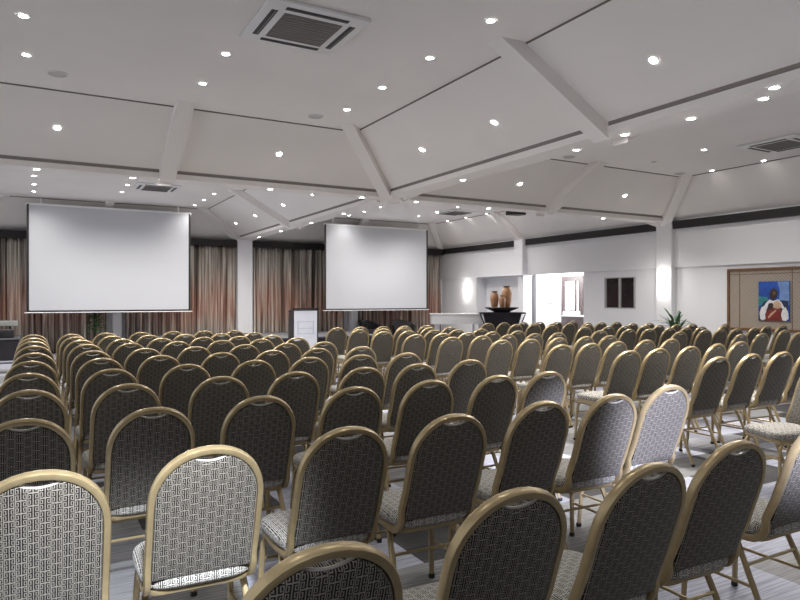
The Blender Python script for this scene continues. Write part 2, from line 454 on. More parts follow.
# ------------------------------------------------------------------ projection screens
def screen(x0, x1, z0, z1, y, label):
    w = x1 - x0; r = empty('projection_screen', ((x0 + x1) / 2, y, z0)); h = z1 - z0
    b = bmesh.new(); box(b, -w / 2 + .05, w / 2 - .05, -.004, .004, .05, h - .02); obj('screen_surface', b, M['screen'], r)
    b = bmesh.new()
    box(b, -w / 2, -w / 2 + .05, -.005, .005, .03, h); box(b, w / 2 - .05, w / 2, -.005, .005, .03, h); box(b, -w / 2, w / 2, -.005, .005, .01, .05)
    obj('black_border', b, M['black'], r)
    b = bmesh.new(); sweep(b, [(-w / 2 - .05, 0, -.005), (w / 2 + .05, 0, -.005)], circ(.013, 8), Vector((0, 0, 1))); obj('bottom_bar', b, M['white'], r)
    b = bmesh.new(); bbox(b, -w / 2 - .03, w / 2 + .03, .006, .09, h - .06, h + .035, .02, 2); obj('roller_case', b, M['white'], r)
    for s in (-1, 1):
        b = bmesh.new(); box(b, s * w * .42 - .012, s * w * .42 + .012, .035, .06, h + .03, ZT - z0 - 0.001); obj('hanging_bracket', b, M['white'], r)
    return tag(r, label, 'projection screen', 'pull down projection screens')
SY = 17.9
screen(-0.18, 3.62, 1.075, 3.675, SY, 'wider white pull-down projection screen on the left, nearest the left edge')
screen(7.48, 11.07, 1.06, 3.62, SY, 'white pull-down projection screen right of the lectern, nearer the piano')

# ------------------------------------------------------------------ chairs
def build_chair():
    root = empty('banquet_chair')
    a, bb = 0.178, 0.192
    # slant line of the back: s along back, from (y=-.155,z=.40) leaning backwards
    lean = R(18.5); by, bz = -0.150, 0.40; L = 0.548
    def P(x, s, d=0.0):   # d = offset along the back normal (positive forward)
        return Vector((x, by - math.sin(lean) * s + math.cos(lean) * d, bz + math.cos(lean) * s + math.sin(lean) * d))
    s1 = L - 0.012 - bb
    path = []
    # left rail front -> J -> up -> arch -> down -> J -> right rail front, closed across the front
    def side(sx):
        pts = [Vector((sx * (a - .012), 0.19, 0.40)), Vector((sx * a, 0.05, 0.40)), Vector((sx * a, -0.05, 0.40)), Vector((sx * a, -0.10, 0.40))]
        for k in range(1, 6):
            t = k / 6 * (PI / 2 + lean)
            pts.append(Vector((sx * a, -0.10 - 0.075 * math.sin(t), 0.475 - 0.075 * math.cos(t))))
        # straight part
        pts2 = []
        for s in (0.10, 0.2, s1):
            pts2.append(P(sx * a, s, 0.008 if s < .15 else 0.0))
        return pts + pts2
    left = side(-1)
    arch = []
    for k in range(1, 18):
        t = PI * k / 18
        arch.append(P(-a * math.copysign(abs(math.cos(t)) ** 0.94, math.cos(t)), s1 + bb * math.sin(t) ** 0.94))
    path = left + arch + side(1)[::-1]
    n = len(path)
    def hint(i):
        t = (path[min(i + 1, n - 1)] - path[max(i - 1, 0)]).normalized()
        X = Vector((1, 0, 0))
        nl = len(left)
        if i < nl or i >= n - nl:      # sides: keep side vector along X
            return t.cross(X) if i < nl else X.cross(t)
        return Vector((0, math.cos(lean), math.sin(lean)))
    b = bmesh.new()
    sweep(b, path, oval(0.0120, 0.0165, 10, .62), hint)
    obj('back_frame', b, M['gold'], root, smooth=True)
    # seat frame: loop under the cushion
    b = bmesh.new(); loop = []
    for cx, cy, t0 in ((.127, .155, 0), (-.127, .155, 90), (-.127, -.10, 180), (.127, -.10, 270)):
        for k in range(4):
            t = R(t0 + 30 * k); loop.append(Vector((cx + .045 * math.cos(t), cy + .045 * math.sin(t), .403)))
    sweep(b, loop, oval(.010, .013, 8), Vector((0, 0, 1)), closed=True)
    obj('seat_frame', b, M['gold'], root, smooth=True)
    # backrest panel
    ap, bp = a - 0.011, bb - 0.011
    out = [(-ap, 0.062), (-ap, 0.16), (-ap, 0.25), (-ap, s1)]
    for k in range(1, 24):
        t = PI * k / 24
        x = -ap * math.copysign(abs(math.cos(t)) ** .94, math.cos(t)); s = s1 + bp * math.sin(t) ** .94
        if abs(x) < 0.062:
            if not any(abs(q[0] + .062) < 1e-6 for q in out):
                for j in range(0, 9):
                    xx = -.062 + .124 * j / 8
                    out.append((xx, L - 0.033 - 0.018 * (1 - (xx / .062) ** 2)))
            continue
        out.append((x, s))
    out += [(ap, s1), (ap, .25), (ap, .16), (ap, .062)]
    b = bmesh.new()
    def ring(sc, d):
        cs = 0.30
        return [b.verts.new(P(x * sc[0], cs + (s - cs) * sc[1], d)) for x, s in out]
    rs = [ring((.93, .955), -.017), ring((.975, .985), -.0145), ring((1, 1), -.006), ring((1, 1), .006), ring((.975, .985), .019), ring((.9, .93), .026)]
    m = len(out)
    for r0, r1 in zip(rs, rs[1:]):
        for k in range(m): b.faces.new((r0[k], r0[(k + 1) % m], r1[(k + 1) % m], r1[k]))
    b.faces.new(rs[0]); b.faces.new(rs[-1][::-1])
    uvl = b.loops.layers.uv.new('UVMap')
    for f in b.faces:
        for lp in f.loops: lp[uvl].uv = (lp.vert.co.x + 1.8 * 1, (lp.vert.co.z) / math.cos(lean))
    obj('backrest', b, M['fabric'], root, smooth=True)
    # grip trim
    b = bmesh.new()
    pts = [P(-.066 + .132 * j / 10, L - 0.031 - 0.019 * (1 - ((-.066 + .132 * j / 10) / .066) ** 2), -.004) for j in range(11)]
    sweep(b, pts, circ(.0042, 6), Vector((0, 1, .2)))
    obj('grip_trim', b, M['piping'], root, smooth=True)
    # seat cushion
    b = bmesh.new(); N = 40
    def outline(ins, k):
        t = 2 * PI * k / N; c, s = math.cos(t), math.sin(t); p = 0.42
        w = .205 - ins; d = .205 - ins
        x = w * math.copysign(abs(c) ** p, c); y = .022 + d * math.copysign(abs(s) ** p, s)
        x *= 1 - 0.06 * max(0, -(y) / .2)
        return x, y
    rs = []
    for ins, z in ((.012, .414), (0, .424), (-.003, .438), (0, .452), (.012, .464), (.035, .473), (.09, .480), (.15, .482)):
        rs.append([b.verts.new((outline(ins, k)[0] * .96, outline(ins, k)[1], z)) for k in range(N)])
    for r0, r1 in zip(rs, rs[1:]):
        for k in range(N): b.faces.new((r0[k], r0[(k + 1) % N], r1[(k + 1) % N], r1[k]))
    b.faces.new(rs[0][::-1]); b.faces.new(rs[-1])
    uvl = b.loops.layers.uv.new('UVMap')
    for f in b.faces:
        nn = f.normal if f.normal.length else Vector((0, 0, 1)); f.normal_update(); nn = f.normal
        for lp in f.loops:
            q = lp.vert.co
            lp[uvl].uv = (q.x + 1.8, q.y + .5) if abs(nn.z) > .6 else ((q.x + 1.8, q.z) if abs(nn.y) > abs(nn.x) else (q.y + 1.8, q.z))
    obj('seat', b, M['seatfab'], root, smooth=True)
    # legs
    pr = oval(.0105, .0125, 8, .62)
    for sx in (-1, 1):
        b = bmesh.new()
        pts = [Vector((sx * .150, .10, .388)), Vector((sx * .158, .135, .387)), Vector((sx * .166, .165, .378)), Vector((sx * .172, .182, .355)), Vector((sx * .175, .188, .32)), Vector((sx * .192, .205, .012))]
        sweep(b, pts, pr, Vector((1, 0, 0))); lg = obj('leg', b, M['gold'], root, smooth=True)
        b = bmesh.new(); lathe(b, [(0, 0), (.014, 0), (.016, .004), (.015, .022), (0, .022)], 10, sx * .192, .206); obj('foot', b, M['rubber'], lg, smooth=True)
        b = bmesh.new()
        pts = [Vector((sx * .150, .06, .388)), Vector((sx * .158, .01, .387)), Vector((sx * .166, -.03, .378)), Vector((sx * .172, -.052, .355)), Vector((sx * .176, -.068, .32)), Vector((sx * .196, -.215, .012))]
        sweep(b, pts, pr, Vector((1, 0, 0))); lg = obj('leg', b, M['gold'], root, smooth=True)
        b = bmesh.new(); lathe(b, [(0, 0), (.014, 0), (.016, .004), (.015, .022), (0, .022)], 10, sx * .196, -.216); obj('foot', b, M['rubber'], lg, smooth=True)
        b = bmesh.new(); sweep(b, [(sx * .183, .196, .20), (sx * .183, -.128, .20)], circ(.007, 8), Vector((1, 0, 0))); obj('stretcher', b, M['gold'], root, smooth=True)
    b = bmesh.new(); sweep(b, [(-.178, .192, .28), (.178, .192, .28)], circ(.007, 8), Vector((0, 0, 1))); obj('stretcher', b, M['gold'], root, smooth=True)
    b = bmesh.new(); sweep(b, [(-.178, -.09, .28), (.178, -.09, .28)], circ(.007, 8), Vector((0, 0, 1))); obj('stretcher', b, M['gold'], root, smooth=True)
    return root

chair0 = build_chair()
used = [False]
def place_chair(ax, ay, rz, label, group):
    """ax, ay: plan position of the top of the backrest"""
    o = copy_tree(chair0) if used[0] else chair0
    used[0] = True
    o.location = (ax - 0.324 * math.sin(rz), ay + 0.324 * math.cos(rz), 0)
    o.rotation_euler = (0, 0, rz)
    tag(o, label, 'chair', group)
    return o

LEFT = [
 [(.50, 1.17), (1.07, 1.28), (1.58, 1.29), (2.08, 1.35), (2.79, 1.44)],
 [(.01, 2.07), (.5, 2.15), (1.03, 2.22), (1.53, 2.25), (2.09, 2.33), (2.56, 2.33), (3.1, 2.42)],
 [(-.04, 3.0), (.46, 3.04), (.98, 3.14), (1.53, 3.22), (2.05, 3.27), (2.55, 3.27), (2.98, 3.28)],
 [(-.03, 3.95), (.46, 3.96), (1.01, 4.06), (1.51, 4.09), (2.03, 4.12), (2.49, 4.15), (3.02, 4.23)],
 [(-.04, 4.85), (.46, 4.87), (.98, 4.95), (1.51, 5.02), (1.99, 5.06), (2.46, 5.06), (2.91, 5.05)],
 [(-.03, 5.79), (.47, 5.8), (.94, 5.86), (1.47, 5.9), (1.95, 5.92), (2.42, 5.95), (2.9, 5.95)],
 [(-.01, 6.67), (.47, 6.68), (.94, 6.76), (1.42, 6.76), (1.94, 6.81), (2.4, 6.79), (2.85, 6.82)],
 [(-.01, 7.66), (.48, 7.66), (.91, 7.64), (1.41, 7.67), (1.91, 7.66), (2.39, 7.67), (2.87, 7.74)],
 [(-.02, 8.50), (.47, 8.50), (.92, 8.48), (1.36, 8.43), (1.86, 8.40), (2.32, 8.40), (2.77, 8.42)],
 [(-.02, 9.22), (.45, 9.24), (.88, 9.25), (1.33, 9.22), (1.8, 9.22), (2.28, 9.18), (2.77, 9.25)],
 [(-.02, 10.08), (.44, 10.02), (.885, 10.13), (1.345, 10.10), (1.80, 10.12), (2.24, 10.06), (2.68, 9.95)]]
MID = [
 [(5.55, 2.56)],
 [(4.98, 3.42), (5.52, 3.47), (5.97, 3.46), (6.46, 3.48)],
 [(4.86, 4.25), (5.32, 4.29), (5.85, 4.33), (6.43, 4.43), (6.99, 4.53)],
 [(4.86, 5.15), (5.3, 5.16), (5.78, 5.22), (6.29, 5.25), (6.73, 5.25)],
 [(4.8, 6.08), (5.23, 6.07), (5.71, 6.1), (6.21, 6.14), (6.64, 6.14)],
 [(4.62, 6.86), (5.13, 6.91), (5.6, 6.96), (6.12, 7.02), (6.56, 7.02)],
 [(4.53, 7.62), (5.0, 7.67), (5.43, 7.67), (5.9, 7.7), (6.42, 7.75)],
 [(4.52, 8.53), (4.95, 8.53), (5.395, 8.52), (5.84, 8.53), (6.33, 8.56)],
 [(4.47, 9.25), (4.93, 9.33), (5.37, 9.42), (5.81, 9.32), (6.25, 9.35)],
 [(4.45, 10.08), (4.93, 10.17), (5.36, 10.15), (5.80, 10.15), (6.23, 10.1)]]
RIGHT = [
 [(8.46, 5.48), (8.96, 5.49), (9.76, 5.42), (10.22, 5.90)],
 [(8.33, 6.35), (9.15, 6.52), (9.58, 6.55), (10.01, 6.56), (10.62, 6.64)],
 [(7.63, 7.24), (8.28, 7.25), (8.72, 7.22), (9.27, 7.26), (9.71, 7.28), (10.14, 7.3), (10.79, 7.32), (11.48, 6.95), (11.93, 6.93)],
 [(8.23, 8.16), (8.84, 8.2), (9.28, 8.22), (9.71, 8.15), (10.14, 8.18), (10.68, 8.22), (11.12, 8.2), (11.68, 7.9)],
 [(8.29, 9.05), (9.22, 9.06), (10.42, 9.04), (10.86, 9.0)],
 [(8.06, 9.78), (8.53, 9.80), (8.95, 9.74), (9.40, 9.74), (9.85, 9.70), (10.28, 9.73), (10.72, 9.72)],
 [(7.93, 10.5), (8.42, 10.6), (8.88, 10.55), (9.33, 10.55), (9.77, 10.5), (10.22, 10.5)]]
special = {
 ('left', 1, 6): 'gold banquet chair with paler silvery lit back, right end of second left row',
}
for bname, rows in (('left', LEFT), ('middle', MID), ('right', RIGHT)):
    for r, row in enumerate(rows):
        for c, (x, y) in enumerate(row):
            lab = special.get((bname, r, c)) or 'gold banquet chair in %s row from the camera, %s from left, %s block' % (ORD[r], ORD[c], bname)
            jit = random.uniform(-2.0, 2.0)
            place_chair(x, y, R(jit), lab, 'patterned banquet chairs of the %s seating block' % bname)
place_chair(5.06, 2.64, R(70), 'gold banquet chair turned sideways at right edge, pale seat showing', 'patterned banquet chairs of the middle seating block')

# ------------------------------------------------------------------ ceiling fittings
def build_downlight():
    r = empty('downlight')
    b = bmesh.new(); lathe(b, [(.036, -.001), (.036, -.006), (.046, -.010), (.055, -.006), (.056, .0)], 24); obj('trim_ring', b, M['white'], r, smooth=True)
    b = bmesh.new(); lathe(b, [(0, -.004), (.037, -.004)], 24); obj('lens', b, M['led'], r)
    return r
dl0 = build_downlight(); dused = [False]
lamps = []
def downlight(x, y, z, slope, label, energy=1.0):
    o = copy_tree(dl0) if dused[0] else dl0
    dused[0] = True
    o.location = (x, y, z - 0.001)
    if slope:
        a = math.atan(0.6)
        d = Vector(slope + (0,)).normalized()      # uphill direction
        nrm = Vector((d.x * math.sin(a), d.y * math.sin(a), -math.cos(a))) * -1
        nrm = Vector((-d.x * math.sin(a), -d.y * math.sin(a), math.cos(a)))
        o.rotation_euler = nrm.to_track_quat('Z', 'Y').to_euler()
        o.location = Vector((x, y, z)) - nrm * 0.002
    tag(o, label, 'ceiling light', 'recessed ceiling downlights')
    lamps.append((x, y, z, energy, slope))

def slz(d, kind='beam'):
    return 3.25 + (d - HW) * (ZT - .012 - 3.25) / (1.25 - HW) if kind == 'beam' else 3.12 + d * (ZT - .012 - 3.12) / .98
NF = [(-.09, 6.54), (-.08, 7.57), (1.67, 6.56), (1.67, 7.59), (3.52, 4.63), (3.52, 5.65), (3.53, 6.71), (3.54, 7.72)]
NFl = ['far left, lower of two left of the speaker disc', 'far left, just above the speaker disc', 'centre left, upper of two near the air conditioner', 'centre left, lower of two near the air conditioner',
       'nearest of the diagonal four', 'second of the diagonal four', 'third of the diagonal four', 'last of the diagonal four beside speaker']
NFl[0] = 'far left, upper of two'; NFl[1] = 'far left, lower of two'
for (x, y), l in zip(NF, NFl): downlight(x, y, ZT, None, 'recessed downlight in near left flat panel, ' + l)
for (x, y), l in zip([(.24, 9.22), (3.14, 9.24)], ['left', 'right']): downlight(x, y, slz(YB - y), (0, -1), 'bright downlight on near left bay slope, %s of the rafter' % l)
for (x, y), l in zip([(4.75, 7.83), (4.76, 6.19), (4.75, 3.90)], ['nearest the four-way beam junction', 'between hip and middle rafter', 'right of the middle rafter']):
    downlight(x, y, slz(XC - x), (-1, 0), 'bright downlight on near left bay right slope, ' + l)
for i, (x, y) in enumerate([(.02, 9.88), (1.21, 9.92), (1.60, 9.90), (3.22, 9.90), (4.83, 9.93), (5.90, 9.93), (7.52, 9.95), (10.58, 9.99)]):
    downlight(x, y, ZB - .002, None, 'small downlight under the crosswise beam, %s from the left' % ORD[i])
for i, (x, y) in enumerate([(5.44, 17.72), (5.44, 15.89), (5.46, 13.82), (5.44, 12.02), (5.41, 7.78), (5.46, 5.56), (5.40, 4.80), (5.47, 4.06), (5.47, 3.35), (5.26, 3.13)]):
    downlight(x, y, ZB, None, 'small downlight under the lengthwise beam, %s from the back wall' % ORD[i])
FL = [(-.02, 14.93), (-.02, 16.03), (-.03, 17.08), (1.74, 15.13), (1.74, 16.19), (3.66, 15.42), (3.66, 16.48), (3.66, 17.55)]
for i, (x, y) in enumerate(FL): downlight(x, y, ZT, None, 'downlight in the far left flat ceiling panel, %s counted from the left' % ORD[i])
for i, (x, y) in enumerate([(4.78, 12.12), (4.79, 13.83), (4.79, 15.93), (4.80, 17.75)]):
    downlight(x, y, slz(XC - x), (-1, 0), 'downlight on the far left bay right slope, %s towards the back wall' % ORD[i])
FR = [(8.09, 15.48), (8.09, 16.48), (8.08, 17.45), (9.87, 14.42), (9.91, 15.54), (9.93, 16.56), (11.37, 14.2), (11.38, 15.17), (11.38, 16.20), (11.38, 17.20)]
for i, (x, y) in enumerate(FR): downlight(x, y, ZT, None, 'downlight in the far right flat ceiling panel, %s counted from the left' % ORD[i])
for i, (x, y) in enumerate([(7.74, 9.30), (10.47, 9.30)]):
    downlight(x, y, slz(YB - y), (0, -1), 'bright downlight on near right bay far slope, %s of the rafter' % ['left', 'right'][i])
for i, (x, y) in enumerate([(11.33, 7.95), (9.64, 6.91), (11.32, 6.93)]):
    downlight(x, y, ZT, None, 'downlight in near right flat ceiling panel, %s from the back' % ORD[i])
# unseen fittings continuing the grid; right bay ones added to brighten its ceiling
for i, (x, y) in enumerate([(-.1, 2.2), (1.7, 2.2), (3.5, 2.2), (7.9, 2.5), (9.6, 2.6), (11.3, 4.2)]):
    downlight(x, y, ZT, None, 'unseen downlight in near ceiling panels overhead the camera, %s from the left' % ORD[i])

def spot(x, y, z, e, size=150, blend=0.9, col=(1.0, .965, .92), rad=.05):
    l = bpy.data.lights.new('downlight_lamp', 'SPOT'); l.energy = e; l.spot_size = R(size); l.spot_blend = blend; l.color = col; l.shadow_soft_size = rad
    o = bpy.data.objects.new('downlight_lamp', l); COL.objects.link(o); o.location = (x, y, z); return o
for (x, y, z, e, sl_) in lamps:
    lamp = spot(x, y, z - .03, (52 if z > 3.5 else 40) * e * (0.22 if x > 11.2 else 0.4 if y > 17.3 else 0.8 if y > 16.7 else 2.0 if y > 9 else (0.5 if x < 5 else 2.7) if y > 3 or x > 6 else 0.4))
    if sl_:
        lamp.location = (x - sl_[0] * .06 * -1, y + sl_[1] * .06, z - .09); lamp.rotation_euler = Vector((-sl_[0] * .35, -sl_[1] * .35, 1)).to_track_quat('Z', 'Y').to_euler()
        lamp.data.spot_size = R(120)

def cassette(x, y, label, w=.92):
    r = empty('air_conditioner', (x, y, ZT)); h = w / 2
    b = bmesh.new(); bbox(b, -h, h, -h, h, -.035, -.001, .012, 2); obj('panel', b, M['white'], r, smooth=True)
    b = bmesh.new(); g = h * .58
    box(b, -g, g, -g, g, -.042, -.034); 
    for k in range(11):
        yy = -g + 2 * g * (k + .5) / 11; box(b, -g, g, yy - .006, yy + .006, -.048, -.042)
    obj('intake_grille', b, M['grille'], r)
    for k in range(4):
        b = bmesh.new(); d = h * .78; l = h * .62
        if k % 2 == 0: box(b, -l, l, (d if k else -d) - .028, (d if k else -d) + .028, -.038, -.030)
        else: box(b, (d if k > 1 else -d) - .028, (d if k > 1 else -d) + .028, -l, l, -.038, -.030)
        v = obj('air_outlet', b, M['black'], r)
        b = bmesh.new()
        if k % 2 == 0: box(b, -l + .01, l - .01, (d if k else -d) + .004, (d if k else -d) + .012, -.044, -.036)
        else: box(b, (d if k > 1 else -d) + .004, (d if k > 1 else -d) + .012, -l + .01, l - .01, -.044, -.036)
        obj('louver', b, M['grille'], v)
    return tag(r, label, 'air conditioner', 'ceiling cassette air conditioners')
cassette(2.12, 5.57, 'large square ceiling air conditioner at top, nearest of the four')
cassette(2.33, 15.1, 'square ceiling air conditioner above the left projection screen')
cassette(10.32, 6.03, 'square ceiling air conditioner at the right edge of the photo')
cassette(10.4, 15.33, 'distant ceiling air conditioner up and right of the right screen')

def disc(name, x, y, z, r_, label, cat, mat='white'):
    e = empty(name, (x, y, z))
    b = bmesh.new(); lathe(b, [(r_, -.001), (r_, -.008), (r_ * .93, -.014), (r_ * .86, -.012)], 32); obj('rim', b, M[mat], e, smooth=True)
    b = bmesh.new(); lathe(b, [(0, -.015), (r_ * .5, -.015), (r_ * .86, -.012)], 32); obj('grille', b, M['ceilgrille'], e, smooth=True)
    tag(e, label, cat, 'round ceiling fittings')
M['ceilgrille'] = plain('speaker_grille', (0.50, 0.48, 0.46), 0.7)
disc('ceiling_speaker', .21, 8.05, ZT, .11, 'round ceiling speaker in near left panel, left of the rafter', 'speaker')
disc('ceiling_speaker', 3.30, 8.22, ZT, .11, 'round ceiling speaker in near left panel beside the hip beam', 'speaker')
disc('ceiling_speaker', 8.08, 8.40, ZT, .12, 'round ceiling speaker in near right panel, left of the rafter top', 'speaker')
disc('ceiling_speaker', 11.05, 8.45, ZT, .12, 'round ceiling speaker in near right panel near the corner', 'speaker')
disc('smoke_detector', 9.70, 7.96, ZT, .05, 'tiny round smoke detector in the near right flat panel', 'smoke detector')

def projector(x, y, z, top, mat, label):
    r = empty('ceiling_projector', (x, y, z))
    b = bmesh.new(); bbox(b, -.17, .17, -.13, .13, -.06, .06, .015, 2); obj('body', b, mat, r, smooth=True)
    b = bmesh.new()
    for ring in [[(0, .135), ]]: pass
    lathe(b, [(0, 0), (.035, 0), (.035, .03), (.028, .03), (.02, .02), (0, .02)], 16)
    bmesh.ops.rotate(b, verts=b.verts[:], cent=(0, 0, 0), matrix=Matrix.Rotation(R(-90), 3, 'X'))
    bmesh.ops.translate(b, verts=b.verts[:], vec=(.07, .128, 0)); obj('projector_lens', b, M['glasstop'], r, smooth=True)
    b = bmesh.new(); sweep(b, [(0, 0, .06), (0, 0, top - z)], circ(.018, 8), Vector((1, 0, 0))); obj('ceiling_mount', b, mat, r, smooth=True)
    tag(r, label, 'projector', 'ceiling hung projectors')
projector(1.95, 12.45, 3.60, ZT, M['white'], 'white ceiling projector hanging left, in front of the air conditioner')
projector(8.75, 10.65, 3.21, 3.50, M['black'], 'black ceiling projector hanging right of the right screen, under slope')

# ------------------------------------------------------------------ wall fittings
def sconce(x, y, z, label):
    r = empty('wall_sconce', (x, y, z))
    b = bmesh.new(); box(b, -.02, 0, -.05, .05, -.06, .06); obj('backplate', b, M['white'], r)
    b = bmesh.new()
    pts = [(.12 * math.cos(t), .12 * math.sin(t)) for t in [PI / 2 + PI * k / 12 for k in range(13)]]
    rr = []
    for sc, z_ in ((.85, -.09), (1, -.02), (1.04, .06)): rr.append([b.verts.new((-.02 + px * sc * .8, py * sc, z_)) for px, py in pts])
    for a, c in zip(rr, rr[1:]):
        for k in range(12): b.faces.new((a[k], a[k + 1], c[k + 1], c[k]))
    b.faces.new(rr[0])
    o = obj('glass_shade', b, M['sconce'], r, smooth=True)
    tag(r, label, 'wall light', 'wall sconces')
    for dz in (.16, -.16):
        l = bpy.data.lights.new('sconce_lamp', 'POINT'); l.energy = 2.2; l.shadow_soft_size = .05; l.color = (1, .95, .88)
        q = bpy.data.objects.new('sconce_lamp', l); COL.objects.link(q); q.location = (x - .15, y, z + dz)
sconce(XR - .15, 9.81, 1.77, 'glowing half-bowl wall sconce on the white right wall column')
sconce(XP, 17.62, 1.68, 'glowing wall sconce in the far right corner near the curtain')

# thermostat / cabinet on lobby wall
bm = bmesh.new(); bbox(bm, LX - .1, LX, 16.5, 17.0, 1.26, 1.92, .01, 1)
o = obj('wall_cabinet', bm, M['white']); tag(o, 'flat white cabinet on the bright lobby wall left of the door', 'cabinet')

# framed woven panel with painting
r = empty('framed_panel', (XP, 7.28, .82)); PW = 1.02; PH = 1.14
PY0, PY1 = -1.6, PW
b = bmesh.new(); box(b, -.03, 0, PY0, PY1, 0, PH); obj('woven_panel', b, M['cane'], r)
b = bmesh.new()
for y0, y1, z0, z1 in ((PY0 - .05, PY1 + .05, -.05, .0), (PY0 - .05, PY1 + .05, PH, PH + .05), (PY0 - .05, PY0, 0, PH), (PY1, PY1 + .05, 0, PH)): box(b, -.05, 0, y0, y1, z0, z1)
obj('frame', b, M['wood'], r)
b = bmesh.new(); box(b, -.036, -.03, -.245, -.235, 0, PH); box(b, -.036, -.03, .80, .81, 0, PH); box(b, -.036, -.03, PY0, PY1, PH - .07, PH - .06); obj('panel_joint', b, M['wood'], r)
tag(r, 'long woven cane wall panel in brown wooden frame on the right wall', 'wall panel')
# picture: u runs to the right as seen (towards smaller Y)
r = empty('painting', (XP - .035, 7.38, .98)); UW, VH = .60, .76
def pf(u, v, d): return (-d, UW / 2 - u * UW, v * VH)
b = bmesh.new(); prism(b, [(0, 0), (1, 0), (1, 1), (0, 1)], pf, .0, .02); obj('canvas', b, M['blue'], r)
def shp(name, pts, mat, d):
    bq = bmesh.new(); prism(bq, pts, pf, .0195, .02 + d); obj(name, bq, mat, r)
def ell(cx, cy, rx, ry, n=18): return [(cx + rx * math.cos(2 * PI * k / n), cy + ry * math.sin(2 * PI * k / n)) for k in range(n)]
shp('painted_sky', [(.66, .45), (1, .4), (1, .99), (.62, .99), (.70, .75)], M['lblue'], .0006)
shp('painted_field', [(0, .38), (.35, .42), (.30, .60), (0, .62)], M['teal'], .0006)
shp('painted_shadow', [(0, 0), (.9, 0), (.98, .5), (.8, .52), (.5, .5), (.2, .5), (.02, .3)], M['navy'], .0012)
shp('painted_skirt', [(.20, .0), (.78, .0), (.76, .20), (.70, .36), (.52, .40), (.30, .34)], M['red'], .0018)
shp('painted_blouse', [(.24, .44), (.36, .54), (.5, .50), (.64, .55), (.76, .46), (.84, .34), (.80, .30), (.70, .36), (.52, .40), (.34, .36), (.26, .28), (.16, .32)], M['sleeve'], .0024)
shp('painted_sleeve', [(.06, .04), (.0 + .04, .20), (.10, .34), (.20, .38), (.27, .26), (.22, .16), (.24, .05), (.15, .0)], M['sleeve'], .0026)
shp('painted_sleeve', [(.78, .02), (.74, .16), (.78, .28), (.88, .36), (.96, .22), (.98, .06), (.88, .0)], M['sleeve'], .0026)
shp('painted_head', [(.38, .58), (.36, .68), (.40, .78), (.50, .83), (.60, .78), (.63, .68), (.59, .58), (.52, .52), (.44, .53)], M['skin'], .003)
shp('painted_face_light', ell(.52, .70, .045, .05), M['wood'], .0034)
shp('painted_hands', [(.30, .34), (.34, .44), (.46, .46), (.52, .38), (.44, .28), (.34, .27)], M['skin'], .003)
shp('painted_bundle', [(.48, .34), (.50, .46), (.62, .52), (.74, .44), (.76, .34), (.62, .30)], M['tan'], .0036)
shp('painted_sash', [(.34, .06), (.44, .14), (.60, .26), (.56, .28), (.40, .18), (.32, .10)], M['tan'], .0022)
tag(r, 'blue painting of a person in white and red on the woven panel', 'painting')

# ------------------------------------------------------------------ furniture at the front
# lectern
r = empty('lectern', (5.42, 14.1, 0), R(-6))
b = bmesh.new(); bbox(b, -.27, .27, -.02, .0, .02, 1.13, .004, 1); obj('front_panel', b, M['panel'], r)
b = bmesh.new()
for z, w in ((.87, .36), (.72, .40), (.60, .36)): box(b, -w / 2, w / 2, -.023, -.019, z, z + .015)
for s in (-1, 1): box(b, s * .18 - .012, s * .18 + .012, -.023, -.019, .58, .9)
obj('panel_lines', b, M['print'], r)
b = bmesh.new(); prism(b, [(0, 0), (.42, 0), (.42, .95), (.36, 1.10), (0, 1.17)], lambda u, v, d: (d, u, v), -.30, -.27); prism(b, [(0, 0), (.42, 0), (.42, .95), (.36, 1.10), (0, 1.17)], lambda u, v, d: (d, u, v), .27, .30)
obj('side_panel', b, M['black'], r)
b = bmesh.new(); prism(b, [(-.03, 1.16), (.38, 1.09), (.38, 1.12), (-.03, 1.19)], lambda u, v, d: (d, u, v), -.31, .31); obj('top', b, M['black'], r)
b = bmesh.new(); box(b, -.27, .27, 0.0, .40, 0, .06); box(b, -.27, .27, 0.0, .40, .70, .72); obj('shelf', b, M['black'], r)
tag(r, 'black lectern with pale lavender front panel standing before the stage', 'lectern')

# black draped riser at left, low table on it
r = empty('stage_riser', (-1.25, 17.2, 0))
b = bmesh.new(); box(b, -.95, .93, .0, 1.3, 0, .47); obj('skirt', b, M['blackcloth'], r)
b = bmesh.new(); bbox(b, -.97, .95, -.02, 1.3, .47, .51, .006, 1); obj('deck', b, M['stagetop'], r)
tag(r, 'black draped riser block at the left edge beyond the chairs', 'platform')
r = empty('low_table', (-1.0, 17.80, .522))
b = bmesh.new(); bbox(b, -.65, .65, -.3, .3, .25, .37, .012, 2); obj('tabletop', b, M['glasstop'], r)
for sx in (-1, 1):
    for sy in (-1, 1):
        b = bmesh.new(); sweep(b, [(sx * .55, sy * .25, 0), (sx * .45, sy * .2, .31)], circ(.02, 8), Vector((0, 1, 0))); obj('leg', b, M['black'], r)
tag(r, 'low table with pale glossy top standing on the left riser', 'table')
r = empty('equipment_case', (-.72, 17.335, .515))
b = bmesh.new(); bbox(b, -.3, .3, -.08, .10, 0, .2, .03, 3); obj('body', b, M['black'], r, smooth=True)
b = bmesh.new(); sweep(b, [(-.1, -.08, .11), (-.1, -.11, .13), (.1, -.11, .13), (.1, -.08, .11)], circ(.01, 6), Vector((0, 0, 1))); obj('handle', b, M['rubber'], r)
tag(r, 'black equipment case lying before the low table on the riser', 'case')

